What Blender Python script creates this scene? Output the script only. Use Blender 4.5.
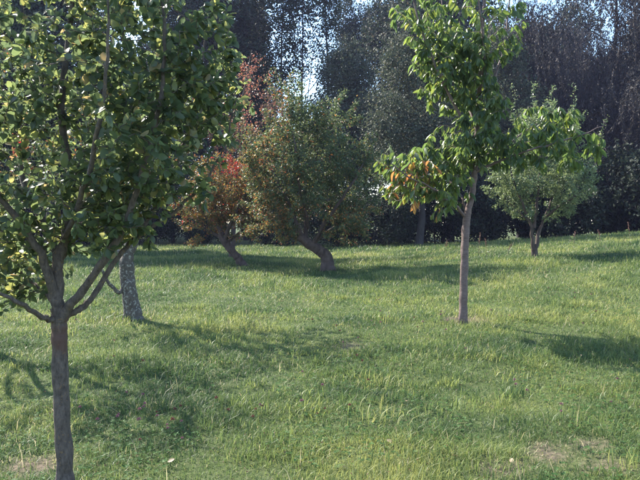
import bpy, math, random
import numpy as np
from mathutils import Vector, Matrix

# ------------------------------------------------------------------ clear
for o in list(bpy.data.objects):
    bpy.data.objects.remove(o, do_unlink=True)
scene = bpy.context.scene
C = scene.collection

# ------------------------------------------------------------------ camera
CAM_H = 1.6
FPX = 615.0                 # focal length in pixels of a 640 px wide picture
HORIZON = 220.0
PITCH = math.atan((240.0 - HORIZON) / FPX)
cd = bpy.data.cameras.new("camera")
cd.sensor_width = 36.0
cd.lens = 36.0 * FPX / 640.0
cd.clip_start = 0.05
cd.clip_end = 2000.0
cam = bpy.data.objects.new("camera", cd)
cam.location = (0, 0, CAM_H)
cam.rotation_euler = (math.radians(90) - PITCH, 0, 0)
C.objects.link(cam)
scene.camera = cam

# ------------------------------------------------------------------ sky, sun, exposure
SUN_ELEV = math.radians(42)
SUN_LEFT = math.radians(50)          # the sun stands this far left of the view direction
sun_dir = Vector((-math.sin(SUN_LEFT) * math.cos(SUN_ELEV),
                  math.cos(SUN_LEFT) * math.cos(SUN_ELEV),
                  math.sin(SUN_ELEV)))
world = bpy.data.worlds.new("World")
scene.world = world
world.use_nodes = True
wn = world.node_tree.nodes
wl = world.node_tree.links
wn.clear()
sky = wn.new('ShaderNodeTexSky')
sky.sky_type = 'NISHITA'
sky.sun_disc = False
sky.sun_elevation = SUN_ELEV
sky.sun_rotation = -SUN_LEFT
sky.air_density = 1.2
sky.dust_density = 0.6
sky.ozone_density = 3.5
bg = wn.new('ShaderNodeBackground')
bg.inputs['Strength'].default_value = 0.15
wo = wn.new('ShaderNodeOutputWorld')
wl.new(sky.outputs[0], bg.inputs['Color'])
wl.new(bg.outputs[0], wo.inputs['Surface'])

sd = bpy.data.lights.new("sun", 'SUN')
sd.energy = 5.0
sd.angle = math.radians(0.5)
sd.color = (1.0, 0.93, 0.82)
sun = bpy.data.objects.new("sun", sd)
sun.rotation_euler = sun_dir.to_track_quat('Z', 'Y').to_euler()
sun.location = (-20, 20, 30)
C.objects.link(sun)

scene.view_settings.view_transform = 'Standard'
scene.view_settings.look = 'None'
scene.view_settings.exposure = 1.6
scene.view_settings.gamma = 1.0
scene.view_settings.use_curve_mapping = False

# ------------------------------------------------------------------ helpers
_c, _s = math.cos(PITCH), math.sin(PITCH)


def P(px, py, d):
    """world point that lies d metres in front of the camera at a place in the view"""
    x = (px - 320.0) / FPX * d
    v = (240.0 - py) / FPX * d
    return np.array((x, d * _c + v * _s, CAM_H - d * _s + v * _c))


def smooth(a, b, x):
    t = np.clip((x - a) / (b - a), 0, 1)
    return t * t * (3 - 2 * t)


_lat = np.random.default_rng(5).random((256, 256))


def vnoise(x, y, s):
    """value noise 0..1, feature size s metres"""
    x = np.asarray(x, float) / s + 977.3
    y = np.asarray(y, float) / s + 411.7
    i, j = np.floor(x).astype(int), np.floor(y).astype(int)
    u, v = x - i, y - j
    u = u * u * (3 - 2 * u)
    v = v * v * (3 - 2 * v)
    a = _lat[i % 256, j % 256]; b = _lat[(i + 1) % 256, j % 256]
    c = _lat[i % 256, (j + 1) % 256]; d = _lat[(i + 1) % 256, (j + 1) % 256]
    return (a * (1 - u) + b * u) * (1 - v) + (c * (1 - u) + d * u) * v


def H(x, y):
    """height of the meadow: a swell that rises to the right and rolls off behind"""
    x = np.asarray(x, float); y = np.asarray(y, float)
    up = 0.10 + 0.075 * np.log1p(np.exp(np.clip(x, -30, 30) * 1.2)) / 1.2
    up = np.minimum(up, 1.3)
    m = smooth(3.0, 17.0, y)
    f = 1 - smooth(23.0, 42.0, y) * np.clip(0.15 + x / 8.0, 0, 1.15)
    z = up * m * f
    z = z + 0.07 * (vnoise(x, y, 2.6) - .5) + 0.04 * (vnoise(x, y, .8) - .5)
    return z


def norm(a):
    return a / np.maximum(np.linalg.norm(a, axis=-1, keepdims=True), 1e-9)


def mesh_from(name, verts, faces, attrs=None, smooth_shade=True):
    """faces: list of int arrays (n,k)"""
    me = bpy.data.meshes.new(name)
    verts = np.asarray(verts, np.float32)
    me.vertices.add(len(verts))
    me.vertices.foreach_set('co', verts.ravel())
    faces = [np.asarray(f, np.int32) for f in faces if len(f)]
    loops = np.concatenate([f.ravel() for f in faces])
    tot = np.concatenate([np.full(len(f), f.shape[1], np.int32) for f in faces])
    start = np.concatenate([[0], np.cumsum(tot)[:-1]]).astype(np.int32)
    me.loops.add(len(loops))
    me.loops.foreach_set('vertex_index', loops)
    me.polygons.add(len(tot))
    me.polygons.foreach_set('loop_start', start)
    try:
        me.polygons.foreach_set('loop_total', tot)
    except Exception:
        pass
    if attrs:
        for k, a in attrs.items():
            at = me.attributes.new(k, 'FLOAT', 'POINT')
            at.data.foreach_set('value', np.asarray(a, np.float32))
    me.update(calc_edges=True)
    me.validate()
    if smooth_shade:
        me.polygons.foreach_set('use_smooth', np.ones(len(me.polygons), bool))
    return me


def obj(name, me, mat=None, parent=None, loc=None):
    o = bpy.data.objects.new(name, me)
    C.objects.link(o)
    if mat is not None and not me.materials:
        me.materials.append(mat)
    if parent is not None:
        o.parent = parent
    if loc is not None:
        o.location = loc
    return o


def thing(name, label, cat, loc, group=None, rz=0.0):
    o = bpy.data.objects.new(name, None)
    o.empty_display_size = 0.2
    C.objects.link(o)
    o.location = loc
    o.rotation_euler = (0, 0, rz)
    o['label'] = label
    o['category'] = cat
    if group:
        o['group'] = group
    return o


def copy_tree(root, loc, rz, sc, label, group=None):
    r = root.copy(); C.objects.link(r)
    r.location = loc; r.rotation_euler = (0, 0, rz)
    r.scale = sc if hasattr(sc, '__len__') else (sc, sc, sc)
    r['label'] = label
    if group:
        r['group'] = group
    for ch in list(root.children):
        c = ch.copy(); C.objects.link(c); c.parent = r
        for g in list(ch.children):
            d = g.copy(); C.objects.link(d); d.parent = c
    return r


# ------------------------------------------------------------------ materials
def new_mat(name):
    m = bpy.data.materials.new(name)
    m.use_nodes = True
    nt = m.node_tree
    nt.nodes.clear()
    out = nt.nodes.new('ShaderNodeOutputMaterial')
    return m, nt, out


def ramp(nt, stops, interp='LINEAR'):
    r = nt.nodes.new('ShaderNodeValToRGB')
    cr = r.color_ramp
    cr.interpolation = interp
    while len(cr.elements) > 1:
        cr.elements.remove(cr.elements[-1])
    cr.elements[0].position = stops[0][0]
    cr.elements[0].color = (*stops[0][1], 1)
    for p, c in stops[1:]:
        e = cr.elements.new(p)
        e.color = (*c, 1)
    return r


def leaf_mat(name, stops, trans=0.4, tval=1.7, rough=0.42, spec=0.5, veins=False, thue=0.477):
    m, nt, out = new_mat(name)
    at = nt.nodes.new('ShaderNodeAttribute'); at.attribute_name = 'rnd'
    rp = ramp(nt, stops)
    nt.links.new(at.outputs['Fac'], rp.inputs[0])
    col = rp.outputs[0]
    # blotchy wear on the blade
    nz = nt.nodes.new('ShaderNodeTexNoise')
    tc = nt.nodes.new('ShaderNodeTexCoord')
    nz.inputs['Scale'].default_value = 35.0
    nz.inputs['Detail'].default_value = 2.0
    nt.links.new(tc.outputs['Object'], nz.inputs['Vector'])
    mr = nt.nodes.new('ShaderNodeMapRange')
    mr.inputs['To Min'].default_value = 0.78
    mr.inputs['To Max'].default_value = 1.22
    nt.links.new(nz.outputs['Fac'], mr.inputs['Value'])
    hv = nt.nodes.new('ShaderNodeHueSaturation')
    nt.links.new(mr.outputs[0], hv.inputs['Value'])
    nt.links.new(col, hv.inputs['Color'])
    pb = nt.nodes.new('ShaderNodeBsdfPrincipled')
    pb.inputs['Roughness'].default_value = rough
    pb.inputs['Specular IOR Level'].default_value = spec
    nt.links.new(hv.outputs[0], pb.inputs['Base Color'])
    tr = nt.nodes.new('ShaderNodeBsdfTranslucent')
    h2 = nt.nodes.new('ShaderNodeHueSaturation')
    h2.inputs['Hue'].default_value = thue
    h2.inputs['Saturation'].default_value = 1.1
    h2.inputs['Value'].default_value = tval
    nt.links.new(hv.outputs[0], h2.inputs['Color'])
    nt.links.new(h2.outputs[0], tr.inputs['Color'])
    mx = nt.nodes.new('ShaderNodeMixShader')
    mx.inputs[0].default_value = trans
    nt.links.new(pb.outputs[0], mx.inputs[1])
    nt.links.new(tr.outputs[0], mx.inputs[2])
    nt.links.new(mx.outputs[0], out.inputs['Surface'])
    return m


def bark_mat(name, dark, light, scale=14.0, stretch=0.25, lichen=None, lichen_amt=0.6, bump=0.6,
             stain=None, rough=0.85):
    m, nt, out = new_mat(name)
    tc = nt.nodes.new('ShaderNodeTexCoord')
    mp = nt.nodes.new('ShaderNodeMapping')
    mp.inputs['Scale'].default_value = (1, 1, stretch)
    nt.links.new(tc.outputs['Object'], mp.inputs['Vector'])
    nz = nt.nodes.new('ShaderNodeTexNoise')
    nz.inputs['Scale'].default_value = scale
    nz.inputs['Detail'].default_value = 8
    nz.inputs['Roughness'].default_value = 0.7
    nt.links.new(mp.outputs[0], nz.inputs['Vector'])
    rp = ramp(nt, [(0.3, dark), (0.7, light)])
    nt.links.new(nz.outputs['Fac'], rp.inputs[0])
    col = rp.outputs[0]
    if lichen:
        n2 = nt.nodes.new('ShaderNodeTexNoise')
        n2.inputs['Scale'].default_value = scale * 1.3
        n2.inputs['Detail'].default_value = 5
        nt.links.new(tc.outputs['Object'], n2.inputs['Vector'])
        r2 = ramp(nt, [(lichen_amt - .03, (0, 0, 0)), (lichen_amt + .03, (1, 1, 1))])
        nt.links.new(n2.outputs['Fac'], r2.inputs[0])
        mx = nt.nodes.new('ShaderNodeMix'); mx.data_type = 'RGBA'
        nt.links.new(r2.outputs[0], mx.inputs['Factor'])
        nt.links.new(col, mx.inputs['A'])
        mx.inputs['B'].default_value = (*lichen, 1)
        col = mx.outputs['Result']
    if stain:
        z0, z1, sc_ = stain
        sp = nt.nodes.new('ShaderNodeSeparateXYZ')
        nt.links.new(tc.outputs['Object'], sp.inputs[0])
        n3 = nt.nodes.new('ShaderNodeTexNoise')
        n3.inputs['Scale'].default_value = 16
        nt.links.new(tc.outputs['Object'], n3.inputs['Vector'])
        ad = nt.nodes.new('ShaderNodeMath'); ad.operation = 'MULTIPLY_ADD'
        ad.inputs[1].default_value = 0.3; 
        nt.links.new(n3.outputs['Fac'], ad.inputs[0])
        nt.links.new(sp.outputs['Z'], ad.inputs[2])
        mid = (z0 + z1) / 2 + .15
        su = nt.nodes.new('ShaderNodeMath'); su.operation = 'SUBTRACT'
        nt.links.new(ad.outputs[0], su.inputs[0]); su.inputs[1].default_value = mid
        ab = nt.nodes.new('ShaderNodeMath'); ab.operation = 'ABSOLUTE'
        nt.links.new(su.outputs[0], ab.inputs[0])
        r3 = ramp(nt, [((z1 - z0) / 2 - .02, (.7, .7, .7)), ((z1 - z0) / 2 + .06, (0, 0, 0))])
        nt.links.new(ab.outputs[0], r3.inputs[0])
        mx = nt.nodes.new('ShaderNodeMix'); mx.data_type = 'RGBA'
        nt.links.new(r3.outputs[0], mx.inputs['Factor'])
        nt.links.new(col, mx.inputs['A'])
        mx.inputs['B'].default_value = (*sc_, 1)
        col = mx.outputs['Result']
    pb = nt.nodes.new('ShaderNodeBsdfPrincipled')
    pb.inputs['Roughness'].default_value = rough
    pb.inputs['Specular IOR Level'].default_value = 0.3
    nt.links.new(col, pb.inputs['Base Color'])
    bp = nt.nodes.new('ShaderNodeBump')
    bp.inputs['Strength'].default_value = bump
    bp.inputs['Distance'].default_value = 0.02
    nt.links.new(nz.outputs['Fac'], bp.inputs['Height'])
    nt.links.new(bp.outputs[0], pb.inputs['Normal'])
    nt.links.new(pb.outputs[0], out.inputs['Surface'])
    return m


M = {}
M['plum_leaf'] = leaf_mat('plum_leaf', [(0, (.054, .080, .044)), (.5, (.080, .112, .050)), (.8, (.125, .156, .058)),
                                        (.96, (.20, .21, .075)), (.985, (.21, .17, .08)), (1, (.26, .06, .035))], .55, 2.1, .38, .6)
M['cherry_leaf'] = leaf_mat('cherry_leaf', [(0, (.050, .088, .034)), (.5, (.080, .125, .038)), (.9, (.130, .168, .044)),
                                            (.965, (.25, .22, .07)), (1, (.34, .14, .06))], .54, 2.0, .36, .6, thue=.482)
M['apple_leaf'] = leaf_mat('apple_leaf', [(0, (.046, .072, .036)), (.5, (.070, .102, .044)), (.84, (.110, .140, .056)),
                                          (.91, (.24, .18, .06)), (1, (.27, .12, .055))], .36, 1.7, .5, .35)
M['gold_leaf'] = leaf_mat('gold_leaf', [(0, (.060, .084, .038)), (.35, (.105, .115, .042)), (.65, (.21, .165, .045)),
                                        (.9, (.25, .125, .05)), (1, (.30, .07, .04))], .38, 1.7, .5, .35)
M['red_leaf'] = leaf_mat('red_leaf', [(0, (.085, .090, .050)), (.35, (.17, .115, .06)), (.75, (.28, .125, .07)),
                                      (1, (.34, .18, .12))], .38, 1.7, .42, .6)
M['pale_leaf'] = leaf_mat('pale_leaf', [(0, (.085, .125, .060)), (.5, (.130, .175, .080)), (1, (.18, .225, .105))], .38, 1.7, .4, .5)
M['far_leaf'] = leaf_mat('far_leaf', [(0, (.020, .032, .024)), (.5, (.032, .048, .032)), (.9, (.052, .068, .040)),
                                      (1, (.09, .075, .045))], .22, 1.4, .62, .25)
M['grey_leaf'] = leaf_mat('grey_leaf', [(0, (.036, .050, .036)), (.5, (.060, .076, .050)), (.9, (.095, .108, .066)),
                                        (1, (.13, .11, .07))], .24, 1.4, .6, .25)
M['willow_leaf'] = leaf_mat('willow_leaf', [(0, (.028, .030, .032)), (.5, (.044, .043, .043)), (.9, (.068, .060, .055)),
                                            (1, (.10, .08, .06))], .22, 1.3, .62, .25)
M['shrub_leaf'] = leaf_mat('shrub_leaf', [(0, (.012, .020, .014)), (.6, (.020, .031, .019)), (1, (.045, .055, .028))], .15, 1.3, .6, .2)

M['plum_bark'] = bark_mat('plum_bark', (.045, .035, .031), (.19, .15, .125), 48, .45, (.20, .13, .075), .64, .9,
                          stain=(.83, .95, (.12, .06, .045)))
M['cherry_bark'] = bark_mat('cherry_bark', (.085, .055, .050), (.20, .14, .125), 16, 2.2, None, .6, .3, rough=.6)
M['apple_bark'] = bark_mat('apple_bark', (.035, .026, .022), (.12, .085, .070), 10, .4, None, .6, .9)
M['lichen_bark'] = bark_mat('lichen_bark', (.05, .042, .036), (.14, .12, .10), 20, .5, (.25, .24, .20), .58, .8)
M['far_bark'] = bark_mat('far_bark', (.02, .017, .016), (.06, .052, .048), 6, .3, None, .6, .6)


# ------------------------------------------------------------------ tubes
def tubes(chains, sides):
    """chains: list of (points (k,3), radii (k)); one mesh worth of verts and faces"""
    V, F = [], []
    base = 0
    ang = np.linspace(0, 2 * math.pi, sides, endpoint=False)
    ca, sa = np.cos(ang), np.sin(ang)
    quad_cache = {}
    for pts, rad in chains:
        k = len(pts)
        t = np.empty_like(pts)
        t[1:-1] = pts[2:] - pts[:-2]
        t[0] = pts[1] - pts[0]
        t[-1] = pts[-1] - pts[-2]
        t = norm(t)
        ref = np.array((1.0, 0, 0)) if abs(t[0, 2]) > .7 else np.array((0, 0, 1.0))
        s = norm(np.cross(t, ref))
        u = np.cross(s, t)
        ring = pts[:, None] + rad[:, None, None] * (ca[None, :, None] * s[:, None] + sa[None, :, None] * u[:, None])
        V.append(ring.reshape(-1, 3))
        if k not in quad_cache:
            q = []
            for i in range(k - 1):
                for j in range(sides):
                    j2 = (j + 1) % sides
                    q.append((i * sides + j, i * sides + j2, (i + 1) * sides + j2, (i + 1) * sides + j))
            quad_cache[k] = np.array(q, np.int32)
        F.append(quad_cache[k] + base)
        base += k * sides
    return np.concatenate(V), np.concatenate(F)


def tube_mesh(name, chains, sides, knobs=0.0, seed=1):
    if knobs:                                    # a trunk: more rings, uneven girth, buttressed foot
        p, r = chains[0]
        m = len(p) * 3
        t = np.linspace(0, len(p) - 1, m)
        p = np.stack([np.interp(t, np.arange(len(p)), p[:, k]) for k in range(3)], -1)
        r = np.interp(t, np.arange(len(r)), r)
        v, f = tubes([(p, r)], sides)
        rg = np.random.default_rng(seed)
        z = np.cumsum(np.concatenate([[0], np.linalg.norm(np.diff(p, axis=0), axis=1)]))
        a = np.linspace(0, 2 * math.pi, sides, endpoint=False)
        g = np.zeros((m, sides))
        for k in range(9):
            w = rg.integers(1, 6); q = rg.normal(0, 2.2 / max(r.max() * 2, .1)); 
            g += np.sin(w * a[None] + q * z[:, None] + rg.random() * 6.28) / 3
        g = 1 + knobs * g + (.45 * np.exp(-z / (r[0] * 1.6)))[:, None] * (.6 + .6 * np.sin(3 * a + 1)[None] + .4 * np.sin(5 * a)[None]).clip(0, 2)
        c = np.repeat(p, sides, 0)
        v = c + (v - c) * g.reshape(-1, 1)
        return mesh_from(name, v, [f])
    v, f = tubes(chains, sides)
    return mesh_from(name, v, [f])


def spline(pts, n):
    """Catmull-Rom through pts, n samples per span"""
    pts = np.asarray(pts, float)
    p = np.vstack([2 * pts[0] - pts[1], pts, 2 * pts[-1] - pts[-2]])
    out = []
    for i in range(1, len(p) - 2):
        for t in np.arange(n) / n:
            a, b, c, d = p[i - 1], p[i], p[i + 1], p[i + 2]
            out.append(.5 * ((2 * b) + (-a + c) * t + (2 * a - 5 * b + 4 * c - d) * t * t + (-a + 3 * b - 3 * c + d) * t ** 3))
    out.append(p[-2])
    return np.array(out)


# ------------------------------------------------------------------ branch growth
class Skeleton:
    """limbs laid out by hand, twigs grown from them to reach every target in the crown"""

    def __init__(self):
        self.pos, self.path, self.dirs, self.rad, self.wt = [], [], [], [], []
        self.limbs = []
        self.chains = []

    def limb(self, pts, r0, r1, n=5, path0=0.0, rng=None, jit=0.0, power=1.0, flare=0.0, free=True):
        p = spline(pts, n)
        if rng is not None and jit:
            p[1:-1] += rng.normal(0, jit, p[1:-1].shape)
        t = np.linspace(0, 1, len(p))
        r = r0 + (r1 - r0) * t ** power
        if flare:
            r = r * (1 + flare * np.exp(-t * len(p) * .9))
        if rng is not None:
            r = r * (1 + rng.normal(0, .035, len(r)))
        seg = np.concatenate([[0], np.cumsum(np.linalg.norm(np.diff(p, axis=0), axis=1))])
        d = norm(np.gradient(p, axis=0))
        if free:
            self.pos += list(p); self.path += list(path0 + seg); self.dirs += list(d); self.rad += list(r)
        self.limbs.append((p, r))
        return p

    def grow(self, targets, rng, tip_r=0.002, wig=0.06, k_path=0.28, max_r=0.02, up=0.15, gain=1.0):
        cap = len(self.pos) + len(targets) * 6 + 10
        pos = np.zeros((cap, 3)); path = np.zeros(cap); dirs = np.zeros((cap, 3)); rad = np.zeros(cap)
        n = len(self.pos)
        pos[:n] = self.pos; path[:n] = self.path; dirs[:n] = self.dirs; rad[:n] = self.rad
        base = pos[0].copy()
        order = np.argsort(np.min(np.linalg.norm(targets[:, None] - pos[None, :n], axis=2), axis=1)
                           + rng.random(len(targets)) * .1)
        for ti in order:
            tg = targets[ti]
            dv = tg - pos[:n]
            dist = np.linalg.norm(dv, axis=1)
            al = np.einsum('ij,ij->i', dv, dirs[:n]) / np.maximum(dist, 1e-6)
            cost = dist * (1.25 - .35 * al) + k_path * path[:n]
            i = int(np.argmin(cost))
            L = dist[i]
            if L < 1e-3:
                continue
            m = 5
            t = np.linspace(0, 1, m + 1)[:, None]
            p0 = pos[i]
            c1 = p0 + dirs[i] * L * .35
            c2 = tg - norm(dv[i] + np.array((0, 0, up * L))) * L * .3
            pts = ((1 - t) ** 3) * p0 + 3 * ((1 - t) ** 2) * t * c1 + 3 * (1 - t) * t * t * c2 + t ** 3 * tg
            pts[1:-1] += rng.normal(0, wig * L * .5, (m - 1, 3))
            rb = min(rad[i] * .75, tip_r + gain * .011 * L ** .9, max_r)
            rb = max(rb, tip_r)
            rr = np.linspace(rb, tip_r, m + 1)
            self.chains.append((pts, rr))
            seg = np.cumsum(np.linalg.norm(np.diff(pts, axis=0), axis=1))
            pos[n:n + m] = pts[1:]
            path[n:n + m] = path[i] + seg
            dirs[n:n + m] = norm(np.gradient(pts, axis=0))[1:]
            rad[n:n + m] = rr[1:]
            n += m


def in_blobs(rng, n, blobs, rough=.25, fs=0.5, hollow=0.0):
    """n points spread through a union of ellipsoids with a ragged edge; blobs: (centre, radii, weight)"""
    w = np.array([b[2] for b in blobs], float); w /= w.sum()
    out = []
    ph = rng.random((6, 3)) * 6.28
    fq = rng.normal(0, 1, (6, 3)) / fs
    while len(out) < n:
        k = rng.choice(len(w), p=w)
        c, r, _ = blobs[k]
        d = norm(rng.normal(0, 1, 3))
        q = rng.random() ** (1 / 3) if not hollow else (hollow ** 3 + (1 - hollow ** 3) * rng.random()) ** (1 / 3)
        p = np.asarray(c) + d * q * np.asarray(r)
        nz = np.sum(np.sin(fq @ p + ph[:, 0])) / 6
        if q < 1 - .35 * rough + rough * 1.9 * nz:
            out.append(p)
    return np.array(out)


def whips(rng, blobs, n, l0, l1, k, up):
    """targets strung along shoots that stick out of the crown"""
    w = np.array([b[2] for b in blobs], float); w /= w.sum()
    out = []
    for _ in range(n):
        c, r, _w = blobs[rng.choice(len(w), p=w)]
        d = norm(rng.normal(0, 1, 3) + np.array((0, 0, .5)))
        p = np.asarray(c) + d * np.asarray(r) * .75
        v = norm(d + np.array((0, 0, up)) + rng.normal(0, .2, 3)) * rng.uniform(l0, l1)
        for t in np.linspace(.25, 1, k):
            out.append(p + v * t + rng.normal(0, .02, 3))
    return np.array(out)


# ------------------------------------------------------------------ leaves
def leaf_template(kind):
    """rows (t along, s across, h out of plane), faces"""
    if kind == 'fine':
        ts = [0.0, .26, .55, .82, 1.0]
        w = [.0, .40, .50, .30, .0]
        vs = [(-.30, .012, 0), (-.30, -.012, 0)]
        vs += [(t, 0, 0) for t in ts]                                  # 2..6 midrib
        vs += [(ts[i], w[i], .16 * w[i] + .03) for i in (1, 2, 3)]           # 7..9
        vs += [(ts[i], -w[i], .16 * w[i] - .02) for i in (1, 2, 3)]          # 10..12
        quads = [(3, 7, 8, 4), (4, 8, 9, 5), (3, 4, 11, 10), (4, 5, 12, 11)]
        tris = [(2, 7, 3), (5, 9, 6), (2, 3, 10), (5, 6, 12), (0, 1, 2)]
        return np.array(vs), tris, quads
    if kind == 'mid':
        vs = [(0, 0, 0), (.48, .5, .12), (.48, -.5, .10), (.5, 0, 0), (1, 0, -.05)]
        return np.array(vs), [(0, 1, 3), (1, 4, 3), (0, 3, 2), (3, 4, 2)], []
    vs = [(0, 0, 0), (.5, .5, .13), (.5, -.5, .13), (1, 0, 0)]
    return np.array(vs), [(0, 1, 3), (0, 3, 2)], []


def leaf_frames(pos, d, rng, up=0.8, tilt=0.6):
    d = norm(d)
    n = np.zeros_like(d); n[:, 2] = up
    n += rng.normal(0, tilt, d.shape)
    n = norm(n - d * np.sum(n * d, axis=1, keepdims=True))
    s = np.cross(n, d)
    return d, s, n


def leaf_mesh(name, pos, d, s, n, L, wr, kind, rnd, curl=0.18):
    vs, tris, quads = leaf_template(kind)
    N, K = len(pos), len(vs)
    L = np.broadcast_to(L, (N,))
    wr = np.broadcast_to(wr, (N,))
    cu = np.broadcast_to(curl, (N,))
    t = vs[:, 0]; a = vs[:, 1]; h = vs[:, 2]
    hh = h[None] - cu[:, None] * np.clip(t, 0, 1)[None] ** 2 * 1.0
    V = pos[:, None] + L[:, None, None] * (t[None, :, None] * d[:, None] + (a[None, :] * wr[:, None])[..., None] * s[:, None]
                                          + hh[..., None] * n[:, None])
    off = (np.arange(N) * K)[:, None, None]
    F = []
    if len(tris):
        F.append((np.array(tris)[None] + off).reshape(-1, 3))
    if len(quads):
        F.append((np.array(quads)[None] + off).reshape(-1, 4))
    return mesh_from(name, V.reshape(-1, 3), F, {'rnd': np.repeat(rnd, K)})


def leaves_on(chains, rng, per, lo=.35, out=.9, along=.5, droop=.2):
    """leaf bases and directions on the outer part of each twig; per = leaves per twig"""
    pts = np.stack([c[0] for c in chains])            # (N,6,3)
    N, k, _ = pts.shape
    m = per
    t = lo + (1 - lo) * (np.arange(m)[None] + rng.random((N, m))) / m
    f = t * (k - 1)
    i = np.minimum(f.astype(int), k - 2)
    u = (f - i)[..., None]
    ar = np.arange(N)[:, None]
    p = pts[ar, i] * (1 - u) + pts[ar, i + 1] * u
    tg = norm(pts[ar, i + 1] - pts[ar, i])
    r = rng.normal(0, 1, p.shape)
    r = norm(r - tg * np.sum(r * tg, axis=2, keepdims=True))
    d = along * tg + out * r
    d[..., 2] -= droop
    return p.reshape(-1, 3), norm(d.reshape(-1, 3))


def in_view(p, m=0.0):
    """place of points in the view and their depth"""
    q = p - np.array((0, 0, CAM_H))
    depth = q[:, 1] * _c - q[:, 2] * _s
    v = q[:, 1] * _s + q[:, 2] * _c
    px = 320 + FPX * q[:, 0] / depth
    py = 240 - FPX * v / depth
    return px, py, depth


_leaf_lib = {}


def leaf_objects(root, base, pos, d, s, n, L, wr, rnd, mat, rng, key):
    """the largest leaves in view as parts of their own that share a dozen blades"""
    if key not in _leaf_lib:
        lib = []
        for i in range(24):
            me = leaf_mesh('leaf', np.zeros((1, 3)), np.array([[0, 1., 0]]), np.array([[1., 0, 0]]), np.array([[0, 0, 1.]]),
                           1.0, wr, 'fine', np.array([(i + .5) / 24]), .05 + .3 * rng.random())
            me.materials.append(mat)
            lib.append(me)
        _leaf_lib[key] = lib
    lib = _leaf_lib[key]
    for i in range(len(pos)):
        me = lib[min(int(rnd[i] * 24), 23)]
        o = bpy.data.objects.new('leaf', me)
        C.objects.link(o)
        o.parent = root
        m = Matrix(((s[i, 0], d[i, 0], n[i, 0], 0), (s[i, 1], d[i, 1], n[i, 1], 0), (s[i, 2], d[i, 2], n[i, 2], 0), (0, 0, 0, 1)))
        mm = Matrix.Translation(Vector(pos[i] - base)) @ m @ Matrix.Scale(float(L[i]), 4)
        o.matrix_basis = mm


# ------------------------------------------------------------------ ground
def axis(lo, hi, fine_lo, fine_hi, step):
    a = list(np.arange(fine_lo, fine_hi + 1e-6, step))
    x, s = fine_hi, step
    while x < hi:
        s *= 1.35; x += s; a.append(min(x, hi + 1))
    x, s = fine_lo, step
    while x > lo:
        s *= 1.35; x -= s; a.insert(0, x)
    return np.array(a)


# bare, thin spots in the turf: (x, y, radius)
BARE = []
for px, py, r in ((463, 329, .40), (548, 454, .22), (505, 471, .20), (592, 446, .15), (40, 466, .26), (350, 350, .25),
                  (612, 470, .2),):
    d = CAM_H * FPX / (py - HORIZON)
    p = P(px, py, d)
    BARE.append((p[0], p[1], r))


def bare(x, y):
    b = np.zeros_like(x)
    for cx, cy, r in BARE:
        dd = np.hypot((x - cx), (y - cy)) / r + .5 * (vnoise(x, y, .18) - .5)
        b = np.maximum(b, 1 - smooth(.5, 1.15, dd))
    return b


gx = axis(-260, 260, -17, 17, .16)
gy = axis(-200, 300, 1.5, 30, .14)
X, Y = np.meshgrid(gx, gy)
gv = np.stack([X, Y, H(X, Y)], -1).reshape(-1, 3)
nx, ny = len(gx), len(gy)
ii = (np.arange(ny - 1)[:, None] * nx + np.arange(nx - 1)[None]).ravel()
gf = np.stack([ii, ii + 1, ii + 1 + nx, ii + nx], -1)

gm, nt, out = new_mat('meadow_soil')
tc = nt.nodes.new('ShaderNodeTexCoord')
n1 = nt.nodes.new('ShaderNodeTexNoise'); n1.inputs['Scale'].default_value = .8; n1.inputs['Detail'].default_value = 6
n2 = nt.nodes.new('ShaderNodeTexNoise'); n2.inputs['Scale'].default_value = 18; n2.inputs['Detail'].default_value = 6
nt.links.new(tc.outputs['Object'], n1.inputs['Vector']); nt.links.new(tc.outputs['Object'], n2.inputs['Vector'])
r1 = ramp(nt, [(.35, (.042, .072, .020)), (.55, (.062, .096, .026)), (.75, (.085, .11, .035))])
nt.links.new(n1.outputs['Fac'], r1.inputs[0])
r2 = ramp(nt, [(.40, (.055, .042, .034)), (.6, (.14, .10, .082))])
nt.links.new(n2.outputs['Fac'], r2.inputs[0])
mx = nt.nodes.new('ShaderNodeMix'); mx.data_type = 'RGBA'; mx.inputs['Factor'].default_value = .25
ba = nt.nodes.new('ShaderNodeAttribute'); ba.attribute_name = 'bare'
bm_ = nt.nodes.new('ShaderNodeMath'); bm_.operation = 'MULTIPLY_ADD'; bm_.inputs[1].default_value = .6; bm_.inputs[2].default_value = .22
nt.links.new(ba.outputs['Fac'], bm_.inputs[0]); nt.links.new(bm_.outputs[0], mx.inputs['Factor'])
nt.links.new(r1.outputs[0], mx.inputs['A']); nt.links.new(r2.outputs[0], mx.inputs['B'])
pb = nt.nodes.new('ShaderNodeBsdfPrincipled'); pb.inputs['Roughness'].default_value = .95
pb.inputs['Specular IOR Level'].default_value = .1
nt.links.new(mx.outputs['Result'], pb.inputs['Base Color'])
bp = nt.nodes.new('ShaderNodeBump'); bp.inputs['Strength'].default_value = .8; bp.inputs['Distance'].default_value = .03
nt.links.new(n2.outputs['Fac'], bp.inputs['Height']); nt.links.new(bp.outputs[0], pb.inputs['Normal'])
nt.links.new(pb.outputs[0], out.inputs['Surface'])
ground = obj('meadow_ground', mesh_from('meadow_ground', gv, [gf], {'bare': bare(gv[:, 0], gv[:, 1])}), gm)
ground['kind'] = 'structure'

# ------------------------------------------------------------------ trees
def ground_pt(p):
    return np.array((p[0], p[1], float(H(p[0], p[1]))))


def finish_tree(name, label, cat, base, sk, trunk_pts_r, limbs, mats, leafmat, sides=(12, 8, 5), group=None):
    pass


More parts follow.
